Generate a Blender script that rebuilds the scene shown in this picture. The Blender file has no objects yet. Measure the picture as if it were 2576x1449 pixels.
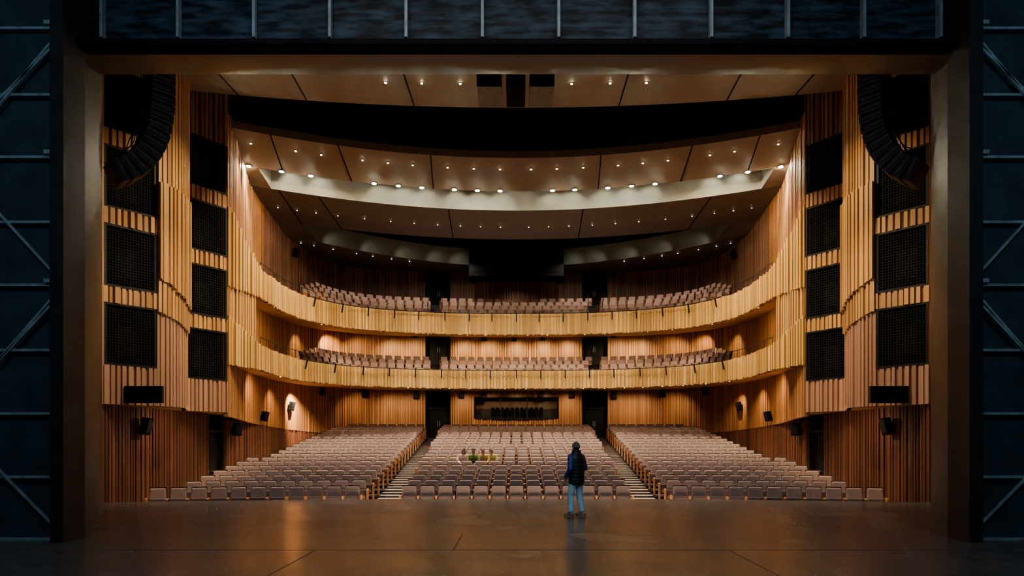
import bpy, bmesh, math, random
from mathutils import Vector, Matrix
random.seed(7)
R = math.radians
scene = bpy.context.scene
col = scene.collection
F = 1717.0; CX = 1299.0; CY = 1113.0; CZ = 1.75
def ratio(px): return (px-CX)/F
def ZZ(py, Y): return CZ+(CY-py)/F*Y
ORD = ['zeroth','first','second','third','fourth','fifth','sixth','seventh','eighth','ninth','tenth','eleventh','twelfth','thirteenth','fourteenth','fifteenth','sixteenth','seventeenth','eighteenth','nineteenth','twentieth','twenty-first','twenty-second','twenty-third','twenty-fourth','twenty-fifth','twenty-sixth','twenty-seventh','twenty-eighth','twenty-ninth','thirtieth']

# ------------------------------------------------------------------ materials
def new_mat(name):
    m = bpy.data.materials.new(name); m.use_nodes = True
    nt = m.node_tree; b = nt.nodes['Principled BSDF']
    return m, nt, b
def plain(name, c, rough=.6, metal=0, var=.25, scale=4.0, stretch=(1,1,1), bump=0, spec=.5, rvar=0, detail=5, edge=(.3,.7)):
    m, nt, b = new_mat(name)
    tc = nt.nodes.new('ShaderNodeTexCoord'); mp = nt.nodes.new('ShaderNodeMapping')
    mp.inputs['Scale'].default_value = stretch
    no = nt.nodes.new('ShaderNodeTexNoise'); no.inputs['Scale'].default_value = scale; no.inputs['Detail'].default_value = detail
    cr = nt.nodes.new('ShaderNodeValToRGB')
    cr.color_ramp.elements[0].position = edge[0]; cr.color_ramp.elements[1].position = edge[1]
    cr.color_ramp.elements[0].color = tuple(x*(1-var) for x in c)+(1,)
    cr.color_ramp.elements[1].color = tuple(min(1, x*(1+var)) for x in c)+(1,)
    nt.links.new(tc.outputs['Object'], mp.inputs['Vector']); nt.links.new(mp.outputs[0], no.inputs['Vector'])
    nt.links.new(no.outputs['Fac'], cr.inputs[0]); nt.links.new(cr.outputs[0], b.inputs['Base Color'])
    b.inputs['Roughness'].default_value = rough; b.inputs['Metallic'].default_value = metal
    b.inputs['Specular IOR Level'].default_value = spec
    if rvar:
        n2 = nt.nodes.new('ShaderNodeTexNoise'); n2.inputs['Scale'].default_value = .45; n2.inputs['Detail'].default_value = 1
        nt.links.new(mp.outputs[0], n2.inputs['Vector'])
        mr = nt.nodes.new('ShaderNodeMapRange'); mr.inputs['From Min'].default_value=.35; mr.inputs['From Max'].default_value=.65
        mr.inputs['To Min'].default_value = rough-rvar; mr.inputs['To Max'].default_value = rough+rvar
        nt.links.new(n2.outputs['Fac'], mr.inputs['Value']); nt.links.new(mr.outputs[0], b.inputs['Roughness'])
    if bump:
        bp = nt.nodes.new('ShaderNodeBump'); bp.inputs['Strength'].default_value = bump; bp.inputs['Distance'].default_value = .02
        nt.links.new(no.outputs['Fac'], bp.inputs['Height']); nt.links.new(bp.outputs[0], b.inputs['Normal'])
    return m
def wood(name, c1, c2, rough=.55):
    m, nt, b = new_mat(name)
    at = nt.nodes.new('ShaderNodeAttribute'); at.attribute_name = 'tint'
    mx = nt.nodes.new('ShaderNodeMix'); mx.data_type = 'RGBA'
    mx.inputs[6].default_value = c1+(1,); mx.inputs[7].default_value = c2+(1,)
    nt.links.new(at.outputs['Fac'], mx.inputs[0])
    tc = nt.nodes.new('ShaderNodeTexCoord'); mp = nt.nodes.new('ShaderNodeMapping'); mp.inputs['Scale'].default_value = (6,6,.5)
    no = nt.nodes.new('ShaderNodeTexNoise'); no.inputs['Scale'].default_value = 3; no.inputs['Detail'].default_value = 4
    nt.links.new(tc.outputs['Object'], mp.inputs['Vector']); nt.links.new(mp.outputs[0], no.inputs['Vector'])
    mr = nt.nodes.new('ShaderNodeMapRange'); mr.inputs['To Min'].default_value = .78; mr.inputs['To Max'].default_value = 1.15
    nt.links.new(no.outputs['Fac'], mr.inputs['Value'])
    mu = nt.nodes.new('ShaderNodeMix'); mu.data_type = 'RGBA'; mu.blend_type = 'MULTIPLY'; mu.inputs[0].default_value = 1
    nt.links.new(mx.outputs[2], mu.inputs[6]); nt.links.new(mr.outputs[0], mu.inputs[7])
    nt.links.new(mu.outputs[2], b.inputs['Base Color']); b.inputs['Roughness'].default_value = rough
    return m
def emit(name, c, s):
    m, nt, b = new_mat(name)
    b.inputs['Base Color'].default_value = c+(1,); b.inputs['Emission Color'].default_value = c+(1,)
    b.inputs['Emission Strength'].default_value = s
    try: m.cycles.emission_sampling = 'NONE'
    except Exception: pass
    return m
M = {}
M['ochre'] = wood('ochre_slats', (.40,.20,.058), (.64,.36,.12))
M['ochre2'] = wood('honey_fascia_slats', (.42,.23,.05), (.74,.46,.135))
M['rose'] = wood('rose_brown_slats', (.38,.195,.11), (.52,.29,.17))
M['red'] = wood('dark_redwood_slats', (.085,.028,.013), (.20,.072,.034))
M['orange'] = wood('warm_cedar_slats', (.30,.12,.032), (.60,.295,.095))
M['brownwall'] = wood('shaded_brown_slats', (.13,.058,.034), (.32,.16,.095))  # brown slats, darkened to carry the shade of the unlit upper walls
M['ceil'] = plain('bronze_brown_ceiling', (.160,.118,.084), .6, var=.08, scale=.8)
M['ceil2'] = plain('dark_brown_ceiling', (.118,.092,.074), .6, var=.08, scale=.8)
M['soffit'] = plain('balcony_soffit_paint', (.58,.33,.12), .6, var=.06, scale=.5)
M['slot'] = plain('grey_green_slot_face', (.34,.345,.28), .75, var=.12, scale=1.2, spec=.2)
M['slot2'] = plain('dimmed_slot_face', (.19,.20,.165), .75, var=.15, scale=1.2, spec=.2)  # darker copy of the slot colour, dimming the rear recess
M['black'] = plain('matt_black', (.003,.003,.004), .85, var=.3, spec=.06)
M['black2'] = plain('soft_black_metal', (.010,.010,.012), .5, metal=.0, var=.3, spec=.25)
M['array'] = plain('line_array_black', (.013,.012,.012), .5, var=.3, spec=.4)
M['wire'] = plain('dark_wire', (.026,.025,.023), .7, metal=.0, var=.2, spec=.2)
M['link'] = plain('array_link_metal', (.045,.042,.04), .5, metal=.1, var=.2)
M['bronze'] = plain('bronze_portal_paint', (.056,.049,.041), .42, var=.15, scale=1.2)
M['navy'] = plain('navy_steel_plate', (.020,.038,.047), .5, metal=.2, var=.35, scale=2)
M['steel'] = plain('blue_grey_steel', (.20,.275,.30), .5, metal=.2, var=.35, scale=6)
M['ribsteel'] = plain('dim_rib_steel', (.095,.13,.15), .6, metal=.1, var=.35, scale=6)
M['plate'] = plain('brushed_blue_plate', (.010,.018,.027), .6, var=.85, scale=3.5, stretch=(.5,1,2.5), spec=.10, edge=(.40,.68), detail=10)
M['stage'] = plain('dark_stage_boards', (.060,.054,.051), .25, var=.22, scale=3.0, rvar=.03, detail=10, edge=(.36,.66))
M['seam'] = plain('stage_seam', (.006,.005,.005), .8)
M['carpet'] = plain('grey_brown_carpet', (.022,.017,.015), .9, var=.3, scale=12)
M['stepedge'] = plain('step_edge_carpet', (.07,.052,.042), .9, var=.3, scale=12)
M['step'] = plain('pale_aisle_tread', (.46,.37,.27), .8, var=.3, scale=20)
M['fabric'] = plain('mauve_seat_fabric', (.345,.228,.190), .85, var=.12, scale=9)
M['fabricd'] = plain('shaded_mauve_cushion', (.12,.070,.058), .85, var=.12, scale=9)  # mauve darkened so the cushions read as shaded gaps between rows
M['seatwood'] = plain('orange_seat_wood', (.50,.20,.055), .45, var=.2, scale=6)
M['seatleg'] = plain('seat_leg_metal', (.022,.016,.013), .7, metal=.0, spec=.2)
M['skin'] = plain('skin', (.50,.28,.19), .6, var=.06)
M['vest'] = plain('black_quilted_nylon', (.009,.010,.014), .5, var=.2)
M['blue'] = plain('blue_quilted_sleeve', (.014,.036,.19), .5, var=.25, scale=12)
M['jeans'] = plain('washed_blue_denim', (.38,.62,.72), .85, var=.2, scale=10)
M['beanie'] = plain('grey_knit', (.085,.10,.10), .95, var=.25, scale=50)
M['shoe'] = plain('tan_grey_shoe', (.30,.22,.15), .7, var=.2)
M['hair'] = plain('dark_hair', (.015,.011,.009), .6, var=.3, scale=30)
M['brhair'] = plain('brown_hair', (.10,.05,.025), .6, var=.3, scale=30)
M['pink'] = plain('pale_pink_knit', (.60,.40,.35), .85, var=.1)
M['olive'] = plain('olive_green_jacket', (.15,.19,.03), .8, var=.6, scale=14)
M['tan'] = plain('tan_coat', (.46,.26,.05), .85, var=.15)
M['khaki'] = plain('khaki_coat', (.40,.36,.08), .85, var=.15)
M['dark'] = plain('dark_trousers', (.03,.03,.035), .8)
M['eye'] = plain('eye_dark', (.02,.015,.012), .3)
M['lip'] = plain('lip', (.35,.12,.10), .6)
M['lamp'] = emit('warm_lamp_lens', (1,.78,.48), 80)
M['lampb'] = emit('bright_lamp_lens', (1,.86,.62), 900)
M['lampd'] = emit('dim_lamp_lens', (1,.70,.38), 20)

# ------------------------------------------------------------------ mesh helper
class MB:
    def __init__(s): s.v=[]; s.f=[]; s.m=[]; s.t=[]
    def quad(s, a,b,c,d, m=0, t=.5):
        i=len(s.v); s.v += [tuple(a),tuple(b),tuple(c),tuple(d)]; s.f.append((i,i+1,i+2,i+3)); s.m.append(m); s.t.append(t)
    def poly(s, pts, m=0, t=.5):
        i=len(s.v); s.v += [tuple(p) for p in pts]; s.f.append(tuple(range(i,i+len(pts)))); s.m.append(m); s.t.append(t)
    def box(s, c, size, rot=None, m=0, t=.5, taper=1.0):
        c=Vector(c); i=len(s.v)
        for z in (-.5,.5):
            k = taper if z>0 else 1.0
            for x,y in ((-.5,-.5),(.5,-.5),(.5,.5),(-.5,.5)):
                p=Vector((x*size[0]*k,y*size[1]*k,z*size[2]))
                if rot is not None: p=rot@p
                s.v.append(tuple(c+p))
        for f in ((0,3,2,1),(4,5,6,7),(0,1,5,4),(1,2,6,5),(2,3,7,6),(3,0,4,7)):
            s.f.append(tuple(i+k for k in f)); s.m.append(m); s.t.append(t)
    def bb(s, x0,x1,y0,y1,z0,z1, m=0, t=.5): s.box(((x0+x1)/2,(y0+y1)/2,(z0+z1)/2),(abs(x1-x0),abs(y1-y0),abs(z1-z0)),None,m,t)
    def bar(s, a,b,w,h, m=0, t=.5):
        a=Vector(a); b=Vector(b); d=(b-a); L=d.length; d.normalize()
        q=d.to_track_quat('Y','Z').to_matrix()
        s.box((a+b)/2,(w,L,h),q,m,t)
    def loft(s, pts, rad, seg=14, m=0, t=.5, ref=None, T=None):
        pts=[Vector(p) for p in pts]; n=len(pts); rings=[]
        for i,p in enumerate(pts):
            tg=(pts[min(i+1,n-1)]-pts[max(i-1,0)]).normalized()
            rf=Vector(ref) if ref else (Vector((1,0,0)) if abs(tg.x)<.8 else Vector((0,1,0)))
            a=(rf-tg*rf.dot(tg)).normalized(); b=tg.cross(a)
            r=rad[i]; rx,ry=(r,r) if not isinstance(r,(tuple,list)) else r
            ring=[]
            for k in range(seg):
                an=2*math.pi*k/seg
                q=p+a*(rx*math.cos(an))+b*(ry*math.sin(an))
                if T is not None: q=T@q
                ring.append(len(s.v)); s.v.append(tuple(q))
            rings.append(ring)
        for i in range(n-1):
            for k in range(seg):
                k2=(k+1)%seg
                s.f.append((rings[i][k],rings[i][k2],rings[i+1][k2],rings[i+1][k])); s.m.append(m); s.t.append(t)
        s.f.append(tuple(reversed(rings[0]))); s.m.append(m); s.t.append(t)
        s.f.append(tuple(rings[-1])); s.m.append(m); s.t.append(t)
    def tube(s, pts, r, seg=6, m=0): s.loft(pts,[r]*len(pts),seg,m)
    def merge(s, o, T, mo=None):
        i=len(s.v); s.v += [tuple(T@Vector(v)) for v in o.v]
        s.f += [tuple(i+k for k in f) for f in o.f]
        s.m += [(m if mo is None else mo) for m in o.m]; s.t += o.t
    def mesh(s, name, mats, smooth=False, bevel=0, bseg=2):
        me=bpy.data.meshes.new(name); me.from_pydata(s.v,[],s.f)
        for mt in (mats if isinstance(mats,(list,tuple)) else [mats]): me.materials.append(mt)
        me.polygons.foreach_set('material_index', s.m)
        if bevel:
            bm=bmesh.new(); bm.from_mesh(me)
            bmesh.ops.bevel(bm, geom=list(bm.edges), offset=bevel, segments=bseg, affect='EDGES', profile=.5)
            bm.to_mesh(me); bm.free()
        else:
            at=me.attributes.new('tint','FLOAT','FACE'); at.data.foreach_set('value', s.t)
        if smooth: me.polygons.foreach_set('use_smooth',[True]*len(me.polygons))
        me.update(); return me
    def build(s, name, mats, parent=None, smooth=False, bevel=0, loc=None):
        o=bpy.data.objects.new(name, s.mesh(name,mats,smooth,bevel)); col.objects.link(o)
        if parent: o.parent=parent
        if loc: o.location=loc
        return o
def tag(o, label, cat=None, group=None, kind=None):
    o['label']=label
    if cat: o['category']=cat
    if group: o['group']=group
    if kind: o['kind']=kind
    return o
def empty(name, loc=(0,0,0), rz=0):
    e=bpy.data.objects.new(name,None); col.objects.link(e); e.location=loc; e.rotation_euler=(0,0,rz); e.empty_display_size=.1; return e
def struct(o, label, cat): return tag(o,label,cat,kind='structure')

def cat_rom(P, n=8):
    P=[Vector((p[0],p[1])) for p in P]; out=[]
    for i in range(len(P)-1):
        p0=P[max(i-1,0)];p1=P[i];p2=P[i+1];p3=P[min(i+2,len(P)-1)]
        for k in range(n):
            t=k/n
            out.append(.5*((2*p1)+(-p0+p2)*t+(2*p0-5*p1+4*p2-p3)*t*t+(-p0+3*p1-3*p2+p3)*t**3))
    out.append(P[-1]); return out
class Path:
    def __init__(s, pts):
        s.p=[Vector((p[0],p[1])) for p in pts]; s.c=[0]
        for a,b in zip(s.p,s.p[1:]): s.c.append(s.c[-1]+(b-a).length)
        s.L=s.c[-1]
    def at(s, d):
        d=max(0,min(s.L,d))
        lo=0; hi=len(s.c)-1
        while hi-lo>1:
            mid=(lo+hi)//2
            if s.c[mid]<=d: lo=mid
            else: hi=mid
        k=(d-s.c[lo])/max(1e-9,s.c[lo+1]-s.c[lo]); return s.p[lo].lerp(s.p[lo+1],k)
    def nrm(s, d, tgt):
        a=s.at(d-.05); b=s.at(d+.05); t=(b-a).normalized(); n=Vector((-t.y,t.x))
        if n.dot(Vector(tgt)-s.at(d))<0: n=-n
        return n
def corrugate(mb, path, zb, zt, tgt=(0,30), proud=(.04,.08), sw=(.07,.15), gw=(.04,.08), base=0, m=0, jag=0, thick=.12, s0=0, s1=None, seed=1):
    rg=random.Random(seed); s=s0; E=path.L if s1 is None else s1; g=False
    fb = zb if callable(zb) else (lambda x,y: zb)
    ft = zt if callable(zt) else (lambda x,y: zt)
    while s<E-1e-4:
        w=rg.uniform(*(gw if g else sw)); e=min(E,s+w)
        off=base+(0 if g else rg.uniform(*proud)); tint=rg.random()*(.45 if g else 1)
        a=path.at(s); b=path.at(e); na=path.nrm(s,tgt); nb=path.nrm(e,tgt); c=(a+b)/2
        z0=fb(c.x,c.y)+(rg.uniform(-jag,jag) if jag else 0); z1=ft(c.x,c.y)+(rg.uniform(-jag,jag) if jag else 0)
        A=a+na*off; B=b+nb*off; A0=a+na*(base-thick); B0=b+nb*(base-thick)
        mb.quad((A.x,A.y,z0),(B.x,B.y,z0),(B.x,B.y,z1),(A.x,A.y,z1),m,tint)
        mb.quad((A.x,A.y,z1),(B.x,B.y,z1),(B0.x,B0.y,z1),(A0.x,A0.y,z1),m,tint)
        mb.quad((A.x,A.y,z0),(B.x,B.y,z0),(B0.x,B0.y,z0),(A0.x,A0.y,z0),m,tint)
        if not g:
            for q,q0 in ((A,A0),(B,B0)): mb.quad((q.x,q.y,z0),(q0.x,q0.y,z0),(q0.x,q0.y,z1),(q.x,q.y,z1),m,tint*.6)
        s=e; g=not g

# ------------------------------------------------------------------ plan curves
SIDE=[(-11.1,26.15),(-11.3,27.5),(-11.65,29),(-12.05,31),(-12.35,33.5),(-12.55,36),(-12.55,38.5),(-12.35,41),(-11.75,43),(-10.3,44.5),(-8.2,45.3),(-6.08,45.6)]
FRONT=[(-11.1,26.15),(-10.85,27),(-10.68,28),(-10.65,29.5),(-10.7,31),(-10.5,32.8),(-9.9,34.3),(-8.7,35.8),(-6.8,36.9),(-4.6,37.6),(-2.3,37.92),(0,38)]
side_s=cat_rom(SIDE); front_s=cat_rom(FRONT)
back_s=[Vector((x/10,46-.0105*(x/10)**2)) for x in range(-60,1,2)]
def fullpath(P): return Path(list(P)+[Vector((-p.x,p.y)) for p in reversed(P[:-1])])
frontP=fullpath(front_s)
wallL=[p for p in side_s if p.y>27.7 or p.x<-11.5]+back_s
balF=fullpath([p for p in front_s if p.y>=27.8]); balW=fullpath(wallL)
def bal(s,t):
    a=balF.at(s*balF.L); b=balW.at(s*balW.L); return a.lerp(b,t)
def bal_px(px,t):
    r=ratio(px); best=None
    for k in range(401):
        s=.0+k/400; p=bal(s,t); e=abs(p.x/p.y-r)
        if best is None or e<best[0]: best=(e,s,p)
    return best[1],best[2]
wallfull=fullpath(side_s+back_s)
def wall_px(px):
    r=ratio(px); best=None
    for k in range(1601):
        s=wallfull.L*k/1600; p=wallfull.at(s)
        if p.y<28: continue
        e=abs(p.x/p.y-r)
        if best is None or e<best[0]: best=(e,s,p)
    return best[2], wallfull.nrm(best[1],(0,34))

# ------------------------------------------------------------------ stage
mb=MB()
N=40; top=[]
for i in range(N+1):
    x=-15+30*i/N; top.append((x,21.2-.009*x*x))
for (a,b) in zip(top,top[1:]):
    mb.quad((a[0],-4,0),(b[0],-4,0),(b[0],b[1],0),(a[0],a[1],0))
    mb.quad((a[0],a[1],0),(b[0],b[1],0),(b[0],b[1],-1.4),(a[0],a[1],-1.4))
mb.bb(-8.0,8.0,11.08,11.10,.0005,.002,1)
for x,y0,y1 in ((-3.26,4,11.1),(3.45,4,11.1),(-1.03,11.1,13.2)): mb.bb(x-.006,x+.006,y0,y1,.0005,.002,1)
struct(mb.build('floor',[M['stage'],M['seam']]),'dark brown polished stage floor with thin seams','stage floor')

# ------------------------------------------------------------------ portal
for sx,nm in ((-1,'left'),(1,'right')):
    jp=cat_rom([(-9.65,14.3),(-9.68,14.9),(-9.78,15.6),(-9.98,16.3),(-10.32,17.0)],6)
    mb=MB()
    for a,b in zip(jp,jp[1:]): mb.quad((-sx*a.x,a.y,0),(-sx*b.x,b.y,0),(-sx*b.x,b.y,11.4),(-sx*a.x,a.y,11.4))
    mb.quad((-sx*-10.32,17,0),(sx*15,17.0,0),(sx*15,17.0,12),(sx*10.32,17,12))
    mb.quad((sx*9.65,14.3,0),(sx*15,14.3,0),(sx*15,14.3,12),(sx*9.65,14.3,12))
    o=mb.build('wall_'+nm+'_portal',M['bronze'],smooth=False)
    struct(o,'curved dark bronze proscenium jamb on the '+nm,'proscenium jamb')
mb=MB()
hp=[(14.3,10.28),(14.9,10.29),(15.6,10.36),(16.3,10.56),(17.0,10.93)]
hs=cat_rom(hp,6)
for a,b in zip(hs,hs[1:]): mb.quad((-10.4,a.x,a.y),(10.4,a.x,a.y),(10.4,b.x,b.y),(-10.4,b.x,b.y))
mb.quad((-15,17,10.93),(15,17,10.93),(15,17,15),(-15,17,15)); mb.quad((-15,14.3,10.28),(15,14.3,10.28),(15,14.3,15),(-15,14.3,15))
struct(mb.build('ceiling_portal_header',M['bronze']),'wide bronze header beam over the stage opening','proscenium header')

e=empty('fire_curtain',(0,12.3,8.97)); tag(e,'blue-black steel curtain of ribbed plates above the stage opening','fire curtain')
mb=MB(); mb.bb(-7.45,7.6,0,.06,0,1.9); mb.build('plate',M['plate'],e)
for px in (255,447,638,829,1021,1213,1405,1596,1789,1982,2173,2365):
    x=ratio(px)*12.2; mb=MB(); mb.bb(x-.022,x+.022,-.12,-.001,0.02,1.9); mb.bb(x-.012,x+.03,-.13,-.12,.02,1.9); mb.build('rib',M['ribsteel'],e)
mb=MB(); mb.bb(-7.88,7.88,-.1,.25,-.09,0.0); mb.build('bottom_beam',M['black'],e)
for sx in (-1,1):
    mb=MB(); mb.bb(sx*7.62 if sx>0 else -7.46,sx*7.88,.0,.05,-.05,1.9); mb.build('end_plate',M['black'],e)
def steel_frame(sx):
    nm='left' if sx<0 else 'right'
    e=empty('steel_brace_frame',(0,12.25,0)); tag(e,'tall blue-grey steel brace frame on dark plates, %s edge of the stage'%nm,'steel frame')
    mb=MB(); mb.bb(sx*8.22,sx*12.5,.10,.16,0,10.6); mb.build('backing_plate',M['navy'],e)
    mb=MB(); mb.bb(sx*7.9,sx*8.14,-.35,.25,0,10.6); mb.build('edge_post',M['black2'],e)
    zs=[1.75+(1113-y)*12.2/F for y in (1357,1200,1040,880,716,557,393,236,68)]
    for z in zs:
        mb=MB(); mb.bb(sx*8.14,sx*12.5,-.03,.09,z-.022,z+.022); mb.build('rail',M['steel'],e)
    mb=MB(); mb.bb(sx*9.57,sx*9.63,-.02,.09,0,10.6); mb.build('stud',M['steel'],e)
    for zp,zq in ((zs[0]+.15,zs[1]+.45),(zs[3]+.95,zs[2]+.6),(zs[4]-.1,zs[3]-.55),(zs[4]+.1,zs[5]+.5),(zs[7]+.95,zs[6]+.7),(zs[8]-.1,zs[7]-.6)):
        mb=MB(); mb.bar((sx*8.17,-.05,zp),(sx*9.57,-.05,zq),.04,.04); mb.build('diagonal_brace',M['steel'],e)
    for k in (8,6,4):
        mb=MB(); mb.bb(sx*8.22,sx*8.42,-.1,-.03,zs[k]+.03,zs[k]+.1); mb.build('bracket',M['steel'],e)
    return e
steel_frame(-1); steel_frame(1)

# ------------------------------------------------------------------ side walls
ZR=[(2.9,4.08),(5.96,6.45),(8.33,8.82),(10.70,11.19),(13.07,15.6)]
OPN=[4.08,6.45,8.82,11.19]
def add_wall(name, mb, mats, label, cat='wall'): return struct(mb.build(name,mats),label,cat)
for sx,nm in ((-1,'left'),(1,'right')):
    S=lambda P: [Vector((p[0]*-sx,p[1])) for p in P]
    mb=MB()
    A1=Path(S([(-12.36,20.4),(-11.4,21.6)])); A0=Path(S([(-12.9,19.2),(-12.36,20.4)]))
    A2=Path(S([tuple(p) for p in cat_rom([(-11.4,21.6),(-11.22,22.0),(-11.14,22.6),(-11.25,23.2)],6)]))
    RT=Path(S([(-11.25,23.2),(-12.0,24.8)]))
    B1=Path(S([(-12.02,24.75),(-11.1,26.15)]))
    k=3 if sx<0 else 5
    corrugate(mb,A0,2.9,15.6,tgt=(0,22),m=1,seed=k)
    for (za,zb) in ZR:
        for P in (A1,B1):
            mm=1 if zb<6 and P is A1 else 0
            if P is B1 and zb<5: mm=1
            if P is B1 and zb>13: mm=2  # darker slats put the top zone's light falloff into the colour
            corrugate(mb,P,za,zb,tgt=(0,19),m=mm,proud=(.04,.11),sw=(.08,.15),gw=(.05,.10),seed=k+int(za*7))
    fall=lambda z,d: (lambda x,y: z-d*(y-21.6)/1.6)
    corrugate(mb,A2,2.9,15.6,tgt=(0,20),m=1,seed=k+40,proud=(.03,.07))
    corrugate(mb,A2,fall(5.9,.45),15.6,tgt=(0,20),m=0,seed=k+41,base=.08,jag=.02,proud=(.03,.07))
    corrugate(mb,A2,fall(6.95,.75),fall(10.0,.2),tgt=(0,20),m=0,seed=k+42,base=.17,jag=.03,proud=(.03,.07))
    corrugate(mb,RT,2.9,15.6,tgt=(0,20),m=0,seed=k+43)
    add_wall('wall_%s'%nm,mb,[M['ochre'],M['rose'],M['brownwall']],'%s side wall of vertical timber slats near the stage'%nm)
    Wp=Path(S(side_s))
    mb=MB()
    corrugate(mb,Wp,lambda x,y: 2.75-.025*(y-26),9.0,tgt=(0,34),m=0,seed=k+50)
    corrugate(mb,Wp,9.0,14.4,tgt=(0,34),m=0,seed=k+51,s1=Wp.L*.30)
    corrugate(mb,Wp,9.0,14.4,tgt=(0,34),m=1,seed=k+52,s0=Wp.L*.30)  # shade of the far upper wall put into the slat colour
    add_wall('wall_%s_rear'%nm,mb,[M['orange'],M['brownwall']],'%s curved timber wall of the auditorium'%nm)
    mb=MB()
    lowp=Path(S([tuple(p) for p in cat_rom([(-12.42,19.6),(-12.4,22),(-12.3,24.5),(-12.15,26.8)],5)]))
    corrugate(mb,lowp,-.9,3.0,tgt=(0,26),seed=k+60)
    Lp=Path(S([(-12.1,28.4),(-12.12,30),(-12.2,31.5)]+[tuple(p) for p in side_s if p.y>32.5 and p.x<-8.3]))
    corrugate(mb,Lp,-.7,lambda x,y: 2.76-.025*(y-26),tgt=(0,34),base=-.02,seed=k+61)
    add_wall('wall_%s_lower'%nm,mb,M['red'],'%s low wall of dark redwood slats beside the seats'%nm)
    pts=[(-12.9,19.2),(-12.36,20.4),(-11.4,21.6),(-11.2,22.0),(-11.14,22.6),(-11.25,23.2),(-12.0,24.8),(-11.1,26.15),(-11.3,27.5),(-11.65,29),(-12.05,31),(-12.3,33),(-14,33),(-14,19.2)]
    mb=MB(); mb.poly([(-sx*x,y,2.9) for x,y in pts][::-1]); struct(mb.build('ceiling_side_soffit',M['soffit']),'underside of the %s slatted wall volume'%nm,'soffit')
    e=empty('door_%d'%(1 if sx<0 else 2),(sx*12.2,27.6,-.45)); struct(e,'black exit door in the %s redwood wall'%nm,'door')
    mb=MB(); mb.bb(sx*.45,sx*.5,-.85,.85,0,3.4); mb.build('recess',M['black'],e)
    mb=MB()
    for y in (-.78,.78): mb.bb(-sx*.02,sx*.3,y-.05,y+.05,0,2.6)
    mb.bb(-sx*.02,sx*.3,-.83,.83,2.6,2.7); mb.build('door_frame',M['black2'],e)
    for y in (-.37,.37):
        mb=MB(); mb.bb(sx*.2,sx*.26,y-.35,y+.35,.02,2.55); d=mb.build('door_leaf',M['black2'],e)
        mb=MB(); mb.bb(sx*.14,sx*.2,y-.2,y+.2,1.0,1.05); mb.build('push_bar',M['steel'],d)
    mb=MB()
    cp=Path(S([p for p in front_s if p.y<=28.1]+[Vector((-11.4,28.15))]))
    corrugate(mb,cp,4.9,8.0,tgt=(0,30),seed=k+70,base=-.03)
    add_wall('wall_%s_cheek'%nm,mb,M['ochre'],'%s timber cheek wall joining the two balconies'%nm)

mb=MB()
bp=lambda x: 46-.0105*x*x
def bpath(x0,x1): return Path([(x0+(x1-x0)*i/12,bp(x0+(x1-x0)*i/12)) for i in range(13)])
for a,b,sd in ((-4.41,-2.86,1),(2.86,4.41,2)): 
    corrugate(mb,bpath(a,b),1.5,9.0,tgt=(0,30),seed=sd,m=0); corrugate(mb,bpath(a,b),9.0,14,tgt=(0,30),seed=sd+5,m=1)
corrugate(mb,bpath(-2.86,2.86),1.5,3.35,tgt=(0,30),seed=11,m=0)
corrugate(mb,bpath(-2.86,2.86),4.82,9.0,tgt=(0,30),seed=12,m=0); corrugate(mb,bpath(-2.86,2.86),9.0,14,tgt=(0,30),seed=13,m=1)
add_wall('wall_back',mb,[M['orange'],M['brownwall']],'rear auditorium wall of warm timber slats')
mb=MB()
mb.quad((-14,47.6,-1),(14,47.6,-1),(14,47.6,18),(-14,47.6,18))
for x in (-14,14): mb.quad((x,17.05,-1.5),(x,47.6,-1.5),(x,47.6,18),(x,17.05,18))
mb.quad((-14,17.05,17.8),(14,17.05,17.8),(14,47.6,17.8),(-14,47.6,17.8))
struct(mb.build('wall_outer_shell',M['black']),'black shell enclosing the auditorium','wall')
e=empty('window_1',(0,45.9,3.35)); struct(e,'long dark control booth window in the rear wall','window')
mb=MB()
for z0,z1 in ((0,.06),(1.41,1.47)): mb.bb(-2.86,2.86,-.08,.1,z0,z1)
for x in (-2.83,-1.05,.72,2.83): mb.bb(x-.03,x+.03,-.08,.1,.06,1.41)
mb.build('window_frame',M['black2'],e)
mb=MB(); mb.bb(-2.8,2.8,1.2,1.25,0,1.47); mb.bb(-2.9,2.9,.1,1.2,-.05,0); mb.build('booth_interior',plain('booth_ochre',(.16,.10,.05),.6),e)
for i in range(11):
    x=-1.6+i*.33; 
    mb=MB(); mb.bb(x-.12,x+.12,.5,.6,.0,.78); mb.build('chair_back',M['black'],e)
mb=MB(); mb.bb(-2.8,2.8,.9,.95,.0,.7); mb.build('dark_counter',M['black2'],e)

dn=3
doorb=plain('door_black',(.009,.008,.007),.6,spec=.15)
for sx in (-1,1):
    for z,lv in ((2.0,'ground floor'),(7.0,'lower balcony'),(10.75,'upper balcony')):
        e=empty('door_%d'%dn,(sx*5.25,46.1,z)); dn+=1
        struct(e,'black double door at the rear of the %s, %s side'%(lv,'left' if sx<0 else 'right'),'door')
        mb=MB(); mb.bb(-.86,.86,.45,.5,-1,2.6 if z>3 else 3.3); mb.build('recess',M['black'],e)
        mb=MB()
        for x in (-.76,.76): mb.bb(x-.06,x+.06,-.1,.12,0,2.1)
        mb.bb(-.82,.82,-.1,.12,2.0,2.1); mb.build('door_frame',M['black2'],e)
        for x in (-.35,.35):
            mb=MB(); mb.bb(x-.34,x+.34,.03,.08,.02,1.99); d=mb.build('door_leaf',doorb,e)
            mb=MB(); xx=-.06 if x<0 else .06; mb.bb(xx-.02,xx+.02,-.02,.03,.85,1.2); mb.build('pull_handle',M['steel'],d)

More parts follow.
